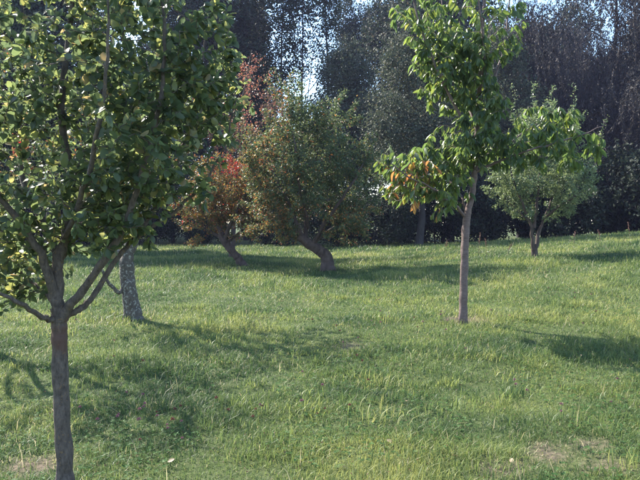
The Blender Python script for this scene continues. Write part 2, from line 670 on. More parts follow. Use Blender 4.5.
# ---- 1 near tree on the left --------------------------------------------------
rng = np.random.default_rng(11)
D1 = 3.55
b1 = ground_pt(P(66, 492, D1))
root1 = thing('plum_tree', 'nearest tree, leafy, with slim grey trunk and low fork, at the left edge', 'tree', b1)
sk = Skeleton()
fork = P(59, 324, D1)
trunk = sk.limb([b1 - (0, 0, .06), P(64.5, 455, D1), P(61.5, 400, D1), P(59.5, 350, D1), fork, P(58, 308, D1)], .047, .040, 6, rng=rng, jit=.002, flare=.35)
limb_defs = [
    # stem up
    ([fork, P(58, 300, D1), P(58, 262, D1 + .02), P(66, 230, D1 + .05), P(70, 178, D1 + .1), P(62, 110, D1 + .15), P(70, 20, D1 + .2), P(80, -70, D1 + .2), P(78, -160, D1 + .15)], .040, .007),
    # left, steep
    ([P(55, 300, D1), P(50, 280, D1 - .05), P(40, 252, D1 - .1), P(14, 215, D1 - .2), P(-14, 180, D1 - .3), P(-50, 110, D1 - .35), P(-80, 20, D1 - .3)], .030, .006),
    # left stem, inner
    ([P(58, 262, D1 + .02), P(50, 238, D1 + .1), P(26, 188, D1 + .3), P(18, 150, D1 + .4), P(2, 90, D1 + .5), P(-8, 10, D1 + .55), P(-10, -70, D1 + .6)], .024, .006),
    # left, low pair
    ([P(58, 321, D1), P(42, 317, D1 - .1), P(20, 303, D1 - .25), P(-10, 290, D1 - .35), P(-60, 262, D1 - .5)], .019, .005),
    ([P(54, 300, D1), P(38, 288, D1 + .15), P(15, 270, D1 + .3), P(-18, 250, D1 + .45), P(-70, 215, D1 + .6)], .016, .005),
    # right, steep and thick
    ([fork, P(66, 309, D1 - .02), P(78, 296, D1 - .05), P(100, 266, D1 - .1), P(127, 219, D1 - .15), P(143, 170, D1 - .2), P(158, 110, D1 - .25), P(165, 40, D1 - .25), P(160, -50, D1 - .2)], .031, .006),
    # right, sweeping out
    ([fork, P(69, 315, D1 + .02), P(82, 308, D1 + .05), P(95, 293, D1 + .08), P(118, 257, D1 + .12), P(141, 233, D1 + .16), P(172, 214, D1 + .2), P(187, 200, D1 + .22), P(207, 178, D1 + .2), P(226, 140, D1 + .2), P(236, 100, D1 + .2)], .023, .004),
    ([P(141, 233, D1 + .16), P(160, 200, D1 + .25), P(172, 178, D1 + .35), P(186, 140, D1 + .4), P(200, 80, D1 + .45), P(208, 10, D1 + .45)], .014, .004),
    # back and front
    ([P(58, 262, D1), P(74, 236, D1 + .35), P(92, 185, D1 + .65), P(106, 110, D1 + .9), P(112, 30, D1 + 1.0), P(112, -60, D1 + 1.0)], .022, .005),
    ([P(64, 240, D1), P(84, 190, D1 - .3), P(100, 120, D1 - .5), P(108, 40, D1 - .6), P(112, -60, D1 - .6)], .018, .004),
]
for k, (pts, r0, r1) in enumerate(limb_defs):
    sk.limb(pts, r0, r1, 5, path0=.9 + .2 * (k % 3), rng=rng, jit=.004)
blobs = [(P(62, 70, D1 + .15), (1.05, .85, .95), 4.6), (P(158, 40, D1 + .1), (.48, .65, .85), 2.2),
         (P(160, 150, D1), (.36, .6, .50), 1.5), (P(-40, 120, D1 - .1), (.7, .8, .9), 2.2),
         (P(80, -90, D1 + .1), (.8, .75, .7), 1.1), (P(105, 200, D1 + .05), (.46, .6, .36), 1.2), (P(40, 215, D1 + .1), (.6, .6, .40), .6),
         (P(5, 255, D1 + .1), (.45, .5, .36), .8), (P(204, 70, D1 + .2), (.27, .5, .66), 1.0),
         (P(118, 232, D1), (.26, .35, .22), .4)]
tg = np.vstack([in_blobs(rng, 1600, blobs, .55, .22), whips(rng, blobs[:5], 60, .25, .55, 4, .6), in_blobs(rng, 170, blobs[5:8] + [blobs[-1]], .2, .4)])
sk.grow(tg, rng, tip_r=.0021, wig=.12, k_path=.22, max_r=.013, up=.3, gain=1.9)
obj('trunk', tube_mesh('trunk', [(sk.limbs[0][0] - b1, sk.limbs[0][1])], 28, .045, 4), M['plum_bark'], root1)
for p, r in sk.limbs[1:]:
    obj('limb', tube_mesh('limb', [(p - b1, r)], 10), M['plum_bark'], root1)
obj('twigs', tube_mesh('twigs', [(p - b1, r) for p, r in sk.chains], 4), M['plum_bark'], root1)['kind'] = 'stuff'
lp, ld = leaves_on(sk.chains, rng, 8, .25, .85, .55, .15)
d, s, n = leaf_frames(lp, ld, rng, .7, .75)
L = rng.uniform(.032, .068, len(lp))
rnd = np.clip(rng.random(len(lp)) ** 1.15, 0, .983)
red = np.linalg.norm(lp - P(20, 152, D1 + .4), axis=1) < .13
rnd[red] = rng.uniform(.97, 1, red.sum())
px, py, dep = in_view(lp)
vis = (px > 0) & (px < 640) & (py > 0) & (py < 480)
score = np.where(vis, L / dep, 0)
big = np.argsort(-score)[:300]
rest = np.ones(len(lp), bool); rest[big] = False
leaf_objects(root1, b1, lp[big], d[big], s[big], n[big], L[big], .62, rnd[big], M['plum_leaf'], rng, 'plum')
cr = obj('foliage', leaf_mesh('foliage', lp[rest] - b1, d[rest], s[rest], n[rest], L[rest], .62, 'fine', rnd[rest], rng.uniform(.05, .35, rest.sum())),
         M['plum_leaf'], root1)
cr['kind'] = 'stuff'

# ---- 2 cherry, middle right ------------------------------------------------------
rng = np.random.default_rng(23)
D2 = 8.75
b2 = ground_pt(P(463, 326, D2))
root2 = thing('cherry_tree', 'slender young tree with long drooping green leaves and straight bare trunk, right of centre', 'tree', b2)
sk = Skeleton()
sk.limb([b2 - (0, 0, .06), P(463.5, 298, D2), P(464.5, 260, D2), P(465.5, 232, D2), P(467, 214, D2)], .060, .052, 6, rng=rng, jit=.002, flare=.3)
for pts, r0, r1 in [
    ([P(467, 216, D2), P(472, 196, D2), P(475, 165, D2), P(477, 130, D2), P(480, 80, D2), P(484, 15, D2), P(487, -40, D2), P(488, -90, D2)], .050, .012),
    ([P(466, 218, D2), P(458, 208, D2 - .1), P(446, 199, D2 - .3), P(430, 187, D2 - .5), P(410, 178, D2 - .7), P(390, 163, D2 - .8)], .024, .007),
    ([P(467, 213, D2), P(461, 196, D2 + .2), P(448, 180, D2 + .4), P(428, 168, D2 + .55), P(402, 152, D2 + .6)], .020, .006),
    ([P(475, 172, D2), P(496, 163, D2 - .15), P(530, 150, D2 - .35), P(570, 139, D2 - .5), P(604, 126, D2 - .6)], .022, .006),
    ([P(476, 160, D2), P(500, 148, D2 + .3), P(530, 128, D2 + .6), P(560, 112, D2 + .8)], .018, .006),
    ([P(476, 150, D2), P(458, 112, D2 - .2), P(436, 66, D2 - .4), P(418, 20, D2 - .5), P(408, -30, D2 - .5)], .026, .007),
    ([P(478, 120, D2), P(496, 75, D2 + .2), P(508, 20, D2 + .3), P(512, -50, D2 + .3)], .024, .007),
    ([P(477, 130, D2), P(462, 90, D2 + .4), P(446, 40, D2 + .7), P(440, -30, D2 + .8)], .022, .007),
    ([P(479, 100, D2), P(484, 60, D2 - .4), P(480, 10, D2 - .6), P(470, -50, D2 - .7)], .022, .007),
]:
    sk.limb(pts, r0, r1, 5, path0=1.2, rng=rng, jit=.006)
blobs = [(P(464, 15, D2), (.88, .85, .95), 4.4), (P(420, 25, D2 - .3), (.45, .6, .65), 1.5), (P(462, 100, D2), (.66, .7, .9), 4.8),
         (P(420, 182, D2 - .3), (.64, .75, .52), 2.4), (P(396, 158, D2 - .1), (.38, .5, .30), .9), (P(446, 160, D2 - .1), (.55, .7, .6), 2.6), (P(474, 90, D2 - .35), (.45, .3, 1.0), 2.2), (P(440, 60, D2 - .3), (.5, .5, .7), 1.6),
         (P(538, 145, D2 - .1), (1.0, .6, .38), 3.2), (P(470, -60, D2), (.5, .6, .55), .7), (P(548, 122, D2 + .4), (.55, .4, .28), 1.0)]
tg = np.vstack([in_blobs(rng, 860, blobs, .45, .30), in_blobs(rng, 110, blobs[3:6], .2, .5)])
sk.grow(tg, rng, tip_r=.0028, wig=.06, k_path=.12, max_r=.014, up=.1)
obj('trunk', tube_mesh('trunk', [(sk.limbs[0][0] - b2, sk.limbs[0][1])], 24, .035, 5), M['cherry_bark'], root2)
for p, r in sk.limbs[1:]:
    obj('limb', tube_mesh('limb', [(p - b2, r)], 9), M['cherry_bark'], root2)
obj('twigs', tube_mesh('twigs', [(p - b2, r) for p, r in sk.chains], 4), M['cherry_bark'], root2)['kind'] = 'stuff'
lp, ld = leaves_on(sk.chains, rng, 7, .25, .7, .35, .9)
d, s, n = leaf_frames(lp, ld, rng, .7, .5)
L = rng.uniform(.09, .155, len(lp))
px, py, dep = in_view(lp)
rnd = rng.random(len(lp)) * .93
low = (px < 440) & (py > 160)
rnd[low] = np.clip(rnd[low] + rng.random(low.sum()) ** 3 * .7, 0, .99)
og = np.linalg.norm(lp - P(413, 205, D2 - .5), axis=1) < .22
rnd[og] = rng.uniform(.96, 1, og.sum())
vis = (px > 0) & (px < 640) & (py > 0) & (py < 480)
score = np.where(vis, L / dep, 0)
big = np.argsort(-score)[:300]
rest = np.ones(len(lp), bool); rest[big] = False
leaf_objects(root2, b2, lp[big], d[big], s[big], n[big], L[big], .37, rnd[big], M['cherry_leaf'], rng, 'cherry')
cr = obj('foliage', leaf_mesh('foliage', lp[rest] - b2, d[rest], s[rest], n[rest], L[rest], .37, 'fine', rnd[rest], rng.uniform(.1, .45, rest.sum())),
         M['cherry_leaf'], root2)
cr['kind'] = 'stuff'


# ---- the mid-distance orchard trees ------------------------------------------------
def orchard_tree(name, label, seed, base, trunk_pts, tr, limbs, blobs, ntg, per, leafL, wr, bark, leafm, kind='mid', rough=.25, fs=.6,
                 rndf=None, droop=.1, lo=.2, up=.2, cloud=0.0, upshoots=None, leaf_up=.6, whip=0):
    rng = np.random.default_rng(seed)
    root = thing(name, label, 'tree', base)
    sk = Skeleton()
    sk.limb([base - np.array((0, 0, .08))] + trunk_pts, tr[0], tr[1], 5, rng=rng, jit=tr[0] * .06, flare=.3)
    for pts, r0, r1 in limbs:
        sk.limb(pts, r0, r1, 4, path0=1.0, rng=rng, jit=r0 * .25)
    tg = in_blobs(rng, ntg, blobs, rough, fs)
    if whip:
        tg = np.vstack([tg, whips(rng, blobs, whip, .5, 1.1, 5, 1.0)])
    if upshoots is not None:
        tg = np.vstack([tg, upshoots])
    sk.grow(tg, rng, tip_r=.003, wig=.10, k_path=.25, max_r=tr[1] * .4, up=up)
    obj('trunk', tube_mesh('trunk', [(sk.limbs[0][0] - base, sk.limbs[0][1])], 22, .09, seed), M[bark], root)
    for p, r in sk.limbs[1:]:
        obj('limb', tube_mesh('limb', [(p - base, r)], 8), M[bark], root)
    obj('twigs', tube_mesh('twigs', [(p - base, r) for p, r in sk.chains], 3), M[bark], root)['kind'] = 'stuff'
    lp, ld = leaves_on(sk.chains, rng, per, lo, .9, .5, droop)
    if cloud:
        lp = lp + rng.normal(0, cloud, lp.shape)
    d, s, n = leaf_frames(lp, ld, rng, leaf_up, .8)
    L = rng.uniform(leafL * .75, leafL * 1.3, len(lp))
    rnd = rng.random(len(lp))
    if rndf is not None:
        rnd = rndf(lp, rnd, rng)
    cr = obj('crown', leaf_mesh('crown', lp - base, d, s, n, L, wr, kind, rnd, rng.uniform(0, .25, len(lp))), M[leafm], root)
    cr['kind'] = 'stuff'
    return root


# 3 tree with the lichen-spotted trunk, behind the near tree
D3 = 9.6
b3 = ground_pt(P(135, 322, D3))
orchard_tree('fruit_tree', 'small tree with pale spotted trunk just behind the nearest tree', 31, b3,
             [P(132, 305, D3), P(128, 280, D3), P(128, 258, D3), P(134, 232, D3)], (.118, .095),
             [([P(127, 285, D3), P(119, 292, D3 - .1), P(110, 284, D3 - .2), P(100, 268, D3 - .3)], .04, .02),
              ([P(130, 250, D3), P(140, 215, D3 + .2), P(150, 170, D3 + .4), P(158, 110, D3 + .5)], .06, .015),
              ([P(132, 240, D3), P(122, 205, D3 - .2), P(104, 160, D3 - .4), P(92, 100, D3 - .5)], .06, .015),
              ([P(128, 262, D3), P(108, 240, D3 + .2), P(84, 215, D3 + .4), P(60, 190, D3 + .5)], .045, .012),
              ([P(133, 236, D3), P(130, 190, D3), P(124, 130, D3), P(124, 70, D3)], .06, .012)],
             [(P(118, 140, D3), (1.35, 1.3, 1.0), 3), (P(70, 180, D3 + .2), (.7, .8, .55), 1), (P(150, 110, D3), (.8, .9, .8), 1)],
             520, 12, .058, .55, 'lichen_bark', 'apple_leaf', rough=.3)

# 3b neighbour just past the left edge
D8 = 7.6
b8 = ground_pt(np.array((-4.35, 7.6, 0)))
def Q(x, y, z):
    return b8 + np.array((x, y, z))
orchard_tree('fruit_tree', 'fruit tree past the left edge, its leaves showing behind the nearest tree', 81, b8,
             [Q(.02, 0, .5), Q(-.03, .02, 1.0), Q(.0, .0, 1.4)], (.10, .08),
             [([Q(0, 0, 1.35), Q(.35, .1, 1.9), Q(.7, .2, 2.6), Q(.9, .2, 3.3)], .05, .012),
              ([Q(0, 0, 1.3), Q(-.4, -.1, 1.9), Q(-.7, -.2, 2.6), Q(-.8, -.2, 3.2)], .05, .012),
              ([Q(0, 0, 1.4), Q(.05, .1, 2.2), Q(.0, .1, 3.0), Q(.05, .1, 3.9)], .05, .012),
              ([Q(0, 0, 1.35), Q(.1, -.5, 2.0), Q(.3, -.8, 2.7)], .04, .012)],
             [(Q(0, 0, 2.8), (1.35, 1.3, 1.2), 3), (Q(.5, .1, 2.2), (.8, .8, .6), 1), (Q(.1, 0, 3.7), (.9, .9, .6), 1)],
             300, 11, .06, .55, 'apple_bark', 'apple_leaf', rough=.65, fs=.4)

# 4 apple in the middle
D4 = 17.5
b4 = ground_pt(P(328, 273, D4))
def apple_rnd(lp, r, rng):
    px, py, _ = in_view(lp)
    r = r * .88
    k = (rng.random(len(r)) < np.clip(.06 + .22 * (py > 205) + .22 * (px < 290), 0, .5))
    r[k] = .86 + .14 * rng.random(k.sum())
    return r
orchard_tree('apple_tree', 'broad old tree with crooked dark trunk bent left, in mid meadow', 41, b4,
             [P(327.5, 264, D4), P(326, 256, D4), P(319, 250, D4), P(308, 243, D4), P(300, 236, D4)], (.165, .13),
             [([P(303, 238, D4), P(296, 222, D4 - .2), P(284, 195, D4 - .5), P(270, 165, D4 - .8), P(262, 140, D4 - 1)], .075, .012),
              ([P(306, 241, D4), P(306, 220, D4 + .2), P(312, 185, D4 + .4), P(318, 145, D4 + .5), P(316, 115, D4 + .5)], .07, .010),
              ([P(312, 246, D4), P(326, 222, D4 - .3), P(346, 192, D4 - .6), P(362, 165, D4 - .7), P(370, 145, D4 - .7)], .065, .010),
              ([P(312, 245, D4), P(330, 230, D4 + .6), P(352, 218, D4 + 1), P(374, 208, D4 + 1.2)], .06, .02),
              ([P(302, 237, D4), P(284, 226, D4 + .5), P(264, 216, D4 + .8), P(248, 205, D4 + .9)], .06, .02),
              ([P(308, 228, D4), P(300, 190, D4 - .8), P(296, 150, D4 - 1.2), P(292, 130, D4 - 1.0)], .05, .008)],
             [(P(311, 170, D4), (2.0, 1.8, 1.85), 5), (P(312, 120, D4), (1.4, 1.3, .85), 1.6), (P(266, 165, D4), (.85, 1.0, 1.2), 1.2), (P(354, 190, D4), (1.0, 1.1, 1.2), 1.5),
              (P(270, 195, D4), (.95, 1.1, 1.15), 1.4), (P(345, 225, D4), (1.1, 1.1, .55), .9), (P(275, 230, D4), (1.0, 1.0, .45), .7), (P(300, 160, D4 - 1.2), (1.3, .5, 1.3), 1.0)],
             1350, 28, .070, .6, 'apple_bark', 'apple_leaf', rndf=apple_rnd, rough=.42, fs=.45, cloud=.05, whip=70)

# 5 golden tree left of it
D5 = 20.0
b5 = ground_pt(P(243, 266, D5))
def gold_rnd(lp, r, rng):
    k = (np.linalg.norm((lp - P(240, 165, D5)) * (1, .5, 1.6), axis=1) < .75) & (rng.random(len(r)) < .6)
    r[k] = rng.uniform(.92, 1, k.sum())
    return r
orchard_tree('golden_tree', 'leaning tree with yellow and rust leaves, left of the broad middle tree', 51, b5,
             [P(239, 259, D5), P(233, 252, D5), P(226, 244, D5), P(220, 234, D5)], (.13, .10),
             [([P(222, 238, D5), P(216, 215, D5), P(210, 180, D5 - .3), P(206, 150, D5 - .4)], .08, .02),
              ([P(224, 241, D5), P(232, 220, D5 - .3), P(244, 195, D5 - .6), P(252, 160, D5 - .8)], .08, .02),
              ([P(222, 238, D5), P(206, 228, D5 + .3), P(194, 215, D5 + .5), P(186, 200, D5 + .7)], .06, .02),
              ([P(226, 243, D5), P(246, 228, D5 + .4), P(264, 215, D5 + .6)], .05, .02)],
             [(P(226, 195, D5), (1.45, 1.5, 1.45), 4), (P(205, 215, D5), (.9, 1.0, .9), 1.3), (P(250, 190, D5), (.95, 1.0, 1.2), 1.4),
              (P(240, 230, D5), (1.0, .9, .4), .6), (P(196, 240, D5 - .2), (.5, .5, .35), .25)],
             760, 24, .068, .6, 'apple_bark', 'gold_leaf', rndf=gold_rnd, whip=40, rough=.42, fs=.6, cloud=.05)

# 6 reddish tree behind the golden one
D6 = 24.0
b6 = ground_pt(P(232, 258, D6))
orchard_tree('red_leaved_tree', 'taller loose tree with rust red leaves behind the golden leaning tree', 61, b6,
             [P(233, 235, D6), P(234, 200, D6), P(236, 170, D6)], (.10, .07),
             [([P(236, 172, D6), P(238, 130, D6), P(244, 90, D6), P(252, 50, D6)], .06, .015),
              ([P(235, 180, D6), P(224, 145, D6 - .4), P(210, 110, D6 - .6), P(200, 85, D6 - .7)], .05, .015),
              ([P(236, 170, D6), P(252, 140, D6 + .3), P(268, 110, D6 + .5), P(280, 90, D6 + .6)], .05, .015)],
             [(P(232, 130, D6), (1.5, 1.5, 1.5), 3), (P(250, 75, D6), (.8, 1.0, 1.3), 1.3), (P(205, 120, D6), (.8, 1.0, 1.2), 1.2),
              (P(275, 110, D6), (.8, .9, .7), .8), (P(225, 165, D6), (1.4, 1.2, .8), 1.0)],
             400, 13, .10, .4, 'apple_bark', 'red_leaf', rough=.5, fs=.7, cloud=.08, droop=.4)

# 7 pale green tree on the rise
D7 = 17.0
b7 = ground_pt(P(534, 258, D7))
rs = np.random.default_rng(71)
shoots = []
for (x0, y0, x1, y1) in ((500, 150, 497, 92), (512, 140, 510, 85), (530, 130, 535, 78), (560, 140, 572, 84), (590, 165, 608, 118), (550, 115, 556, 88), (578, 150, 586, 112)):
    dd = D7 + rs.uniform(-.7, .7)
    for t in np.linspace(0, 1, 5):
        shoots.append(P(x0 + (x1 - x0) * t, y0 + (y1 - y0) * t, dd) + rs.normal(0, .08, 3))
orchard_tree('pale_tree', 'round pale green tree with short twin stems on the rise at right', 71, b7,
             [P(534.5, 250, D7), P(535, 244, D7)], (.085, .08),
             [([P(533.5, 250, D7 - .05), P(532, 235, D7 - .1), P(529, 218, D7 - .2), P(515, 185, D7 - .5), P(506, 150, D7 - .6)], .06, .015),
              ([P(535.5, 248, D7), P(539, 232, D7 + .1), P(545, 215, D7 + .2), P(560, 180, D7 + .5), P(574, 145, D7 + .6)], .06, .015),
              ([P(534, 228, D7), P(537, 205, D7), P(540, 170, D7), P(545, 120, D7)], .05, .015),
              ([P(530, 222, D7), P(516, 208, D7 + .5), P(500, 195, D7 + .8)], .04, .012),
              ([P(544, 218, D7), P(562, 205, D7 - .5), P(580, 192, D7 - .8)], .04, .012)],
             [(P(540, 172, D7), (1.5, 1.4, 1.35), 4), (P(514, 185, D7), (.85, .9, .9), 1.5), (P(568, 175, D7), (.85, .9, .95), 1.5),
              (P(545, 130, D7), (1.15, 1.1, .85), 1.4), (P(535, 208, D7), (1.1, 1.0, .5), 1.0)],
             1000, 24, .062, .55, 'apple_bark', 'pale_leaf', rough=.28, fs=.5, cloud=.03, upshoots=np.array(shoots))


# ------------------------------------------------------------------ far trees
def far_tree(name, label, seed, height, trunk_r, crown, ntg, per, leafL, wr, leafm, cloud, nlimb=8, sparse_rough=.35, lean=0.0,
             hang=False, fs=1.5, shoot=.4, multi=1, twig_r=.012):
    """built round its own base; crown: blobs in units of height"""
    rng = np.random.default_rng(seed)
    root = thing(name, label, 'tree', (0, 0, 0))
    sk = Skeleton()
    for k in range(multi):
        a = rng.random() * 6.28
        q = .25 * (multi > 1)
        top = np.array((lean + q * 2.5 * math.cos(a), q * 2.5 * math.sin(a), height * (.93 - .1 * k)))
        o = np.array((q * math.cos(a), q * math.sin(a), -.3))
        mid = [o * (1 - t) + top * t + np.append(rng.normal(0, .12 * trunk_r * 6, 2), 0) for t in (.2, .4, .6, .8)]
        p = sk.limb([o] + mid + [top], trunk_r * (1 - .15 * k), trunk_r * .12, 4, rng=rng, jit=.02, flare=.25)
        for j in range(nlimb):
            f = shoot + (1 - shoot - .05) * (j + rng.random()) / nlimb
            i = int(f * (len(p) - 1))
            az = j * 2.4 + rng.random()
            ln = height * .24 * (1.15 - f * .7)
            e = p[i] + np.array((math.cos(az) * ln, math.sin(az) * ln, ln * rng.uniform(.35, 1.0)))
            m = (p[i] + e) / 2 + np.array((0, 0, -.08 * ln))
            sk.limb([p[i], m, e], trunk_r * .42 * (1.1 - f), .02, 4, path0=height * .1, rng=rng, jit=.03)
    bl = [(np.array(c) * height, np.array(r) * height, w) for c, r, w in crown]
    tg = in_blobs(rng, ntg, bl, sparse_rough, fs)
    sk.grow(tg, rng, tip_r=.006, wig=.1, k_path=.2, max_r=trunk_r * .25, up=.3 if not hang else -.2)
    nl = multi * (nlimb + 1)
    tr = obj('trunk', tube_mesh('trunk', [sk.limbs[0]], 10), M['far_bark'], root)
    obj('branches', tube_mesh('branches', sk.limbs[1:], 6), M['far_bark'], root)
    obj('twigs', tube_mesh('twigs', sk.chains, 3), M['far_bark'], root)['kind'] = 'stuff'
    if hang:
        tips = np.array([c[0][-1] for c in sk.chains])
        N = len(tips)
        ln = rng.uniform(.8, 2.6, N)
        t = (np.arange(per)[None] + rng.random((N, per))) / per
        dr = rng.normal(0, .28, (N, 2))
        lp = tips[:, None] + np.stack([dr[:, :1] * t, dr[:, 1:] * t, -ln[:, None] * t ** 1.3], -1)
        lp = lp.reshape(-1, 3) + rng.normal(0, .05, (N * per, 3))
        ld = rng.normal(0, .5, lp.shape); ld[:, 2] -= 1
        ld = norm(ld)
        st = []
        for q in range(N):
            tt = np.linspace(0, 1, 5)
            st.append((tips[q] + np.stack([dr[q, 0] * tt, dr[q, 1] * tt, -ln[q] * tt ** 1.3], -1), np.linspace(.008, .004, 5)))
        obj('hanging_shoots', tube_mesh('hanging_shoots', st, 3), M['far_bark'], root)['kind'] = 'stuff'
    else:
        lp, ld = leaves_on(sk.chains, rng, per, .35, .9, .4, .15)
        lp = lp + rng.normal(0, cloud, lp.shape)
    d, s, n = leaf_frames(lp, ld, rng, .5, .8)
    L = rng.uniform(leafL * .7, leafL * 1.35, len(lp))
    cr = obj('crown', leaf_mesh('crown', lp, d, s, n, L, wr, 'far', rng.random(len(lp)), .1), M[leafm], root)
    cr['kind'] = 'stuff'
    return root


BROAD = [((0, 0, .58), (.26, .26, .34), 4), ((.12, .05, .45), (.2, .2, .2), 1.3), ((-.13, -.04, .42), (.2, .2, .2), 1.3), ((0, 0, .82), (.17, .17, .18), 1.2)]
SLIM = [((0, 0, .62), (.13, .13, .36), 3), ((.03, 0, .85), (.1, .1, .15), 1)]
SLIMT = [((0, 0, .66), (.06, .06, .32), 3), ((.02, 0, .35), (.05, .05, .1), .6)]
WILL = [((0, 0, .62), (.30, .30, .30), 3), ((.2, 0, .55), (.2, .2, .22), 1.2), ((-.2, .05, .55), (.2, .2, .22), 1.2), ((0, 0, .3), (.3, .3, .18), 1), ((0, 0, .85), (.2, .2, .16), 1)]
BUSH = [((0, 0, .5), (.55, .5, .45), 3), ((.4, 0, .35), (.4, .4, .35), 1), ((-.4, .1, .4), (.4, .4, .38), 1)]

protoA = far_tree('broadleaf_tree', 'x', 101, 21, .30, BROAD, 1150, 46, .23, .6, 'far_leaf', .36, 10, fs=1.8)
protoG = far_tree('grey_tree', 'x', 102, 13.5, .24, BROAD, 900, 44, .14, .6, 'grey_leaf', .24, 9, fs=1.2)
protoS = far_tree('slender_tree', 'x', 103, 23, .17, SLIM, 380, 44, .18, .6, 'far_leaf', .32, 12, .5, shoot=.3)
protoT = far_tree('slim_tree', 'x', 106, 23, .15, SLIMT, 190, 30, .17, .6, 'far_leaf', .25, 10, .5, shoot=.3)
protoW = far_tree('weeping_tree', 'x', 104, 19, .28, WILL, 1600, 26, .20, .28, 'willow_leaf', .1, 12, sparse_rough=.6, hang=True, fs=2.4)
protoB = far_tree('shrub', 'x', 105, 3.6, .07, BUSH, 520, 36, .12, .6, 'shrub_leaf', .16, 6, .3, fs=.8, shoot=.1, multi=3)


def place(proto, first, px, d, rz, sc, label, group, z=None):
    x = (px - 320) / FPX * d
    loc = (x, d, float(H(x, d)) - .05 if z is None else z)
    if first:
        proto.location = loc; proto.rotation_euler = (0, 0, rz)
        proto.scale = sc if hasattr(sc, '__len__') else (sc, sc, sc)
        proto['label'] = label; proto['group'] = group
        return proto
    return copy_tree(proto, loc, rz, sc, label, group)


GA = 'tall trees along the far edge of the meadow'
A = [(190, 45, .3, (.85, .85, 1.05), 'tall dark broadleaf tree behind the rust red tree'),
     (52, 50, 1.7, (.85, .85, .72), 'dark broadleaf tree seen through the nearest crown'),
     (-35, 31, 2.6, (.8, .8, .8), 'dark broadleaf tree past the left edge of the meadow'),
     (450, 48, 4.1, (1.0, 1.0, 1.15), 'tall dark broadleaf tree rising behind the slender young tree'),
     (402, 54, 5.2, (.85, .85, 1.1), 'tall dark broadleaf tree just right of the bright sky gap'),
     (250, 62, .9, (1, 1, .62), 'low dark tree far behind the rust red crown'),
     (310, 66, 1.5, (1.1, 1.1, .55), 'low dark tree at the bottom of the bright sky gap'),
     (520, 64, 2.0, (1.2, 1.2, .95), 'dark tree far behind the pale green tree'),
     (610, 60, 3.0, (1.2, 1.2, .85), 'dark tree far behind the drooping trees at right'),
     (700, 52, 3.7, (1.1, 1.1, 1.1), 'dark tree past the right edge of the meadow'),
     (130, 64, 4.6, (1.2, 1.2, .68), 'low dark tree far behind the spotted trunk'),
     (-10, 66, 5.6, (1.2, 1.2, .66), 'low dark tree at the far left edge'),
     (45, 31.5, 3.3, (.75, .75, .8), 'tall dark tree close behind the nearest crown at left'),
     (352, 58, 2.8, (.6, .6, 1.1), 'narrow dark tree right beside the bright sky gap'),
     (255, 56, 4.0, (.45, .45, 1.15), 'narrow dark tree left of the bright sky gap'),
     (160, 56, 1.0, (.9, .9, .9), 'tall dark tree right of the nearest crown'),
     (560, 70, 5.0, (1.3, 1.3, 1.25), 'farthest dark tree above the pale green tree'),
     (650, 66, 2.5, (1.3, 1.3, 1.1), 'farthest dark tree at the right edge')]
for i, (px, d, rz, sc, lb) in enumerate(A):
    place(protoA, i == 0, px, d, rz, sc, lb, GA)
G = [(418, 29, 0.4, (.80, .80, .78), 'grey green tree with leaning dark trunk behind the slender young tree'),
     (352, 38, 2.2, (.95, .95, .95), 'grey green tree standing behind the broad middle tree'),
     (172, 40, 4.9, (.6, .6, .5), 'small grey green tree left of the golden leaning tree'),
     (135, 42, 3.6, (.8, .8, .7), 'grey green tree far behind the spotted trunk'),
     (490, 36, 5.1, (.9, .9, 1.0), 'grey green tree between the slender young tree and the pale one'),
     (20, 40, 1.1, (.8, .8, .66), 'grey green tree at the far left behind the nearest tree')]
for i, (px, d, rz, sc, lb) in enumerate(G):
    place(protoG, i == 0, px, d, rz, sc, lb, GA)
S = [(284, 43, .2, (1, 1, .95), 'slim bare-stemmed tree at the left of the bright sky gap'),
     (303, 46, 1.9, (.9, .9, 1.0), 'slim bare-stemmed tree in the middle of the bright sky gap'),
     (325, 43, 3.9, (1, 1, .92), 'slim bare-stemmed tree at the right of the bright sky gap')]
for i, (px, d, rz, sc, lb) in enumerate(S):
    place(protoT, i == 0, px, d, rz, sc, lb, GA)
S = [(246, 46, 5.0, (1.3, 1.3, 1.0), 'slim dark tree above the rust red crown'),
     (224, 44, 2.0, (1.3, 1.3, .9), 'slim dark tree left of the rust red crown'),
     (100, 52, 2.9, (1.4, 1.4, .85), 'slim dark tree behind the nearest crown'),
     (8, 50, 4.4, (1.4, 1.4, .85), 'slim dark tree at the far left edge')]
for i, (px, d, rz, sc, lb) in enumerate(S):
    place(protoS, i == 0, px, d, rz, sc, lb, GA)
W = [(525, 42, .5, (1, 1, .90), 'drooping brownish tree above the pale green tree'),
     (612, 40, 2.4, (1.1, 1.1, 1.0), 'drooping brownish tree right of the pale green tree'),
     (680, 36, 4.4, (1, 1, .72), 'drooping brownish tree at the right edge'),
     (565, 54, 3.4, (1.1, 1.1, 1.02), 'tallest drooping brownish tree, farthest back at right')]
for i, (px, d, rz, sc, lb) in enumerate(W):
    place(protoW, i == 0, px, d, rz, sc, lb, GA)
GB = 'dark shrubs at the foot of the far trees'
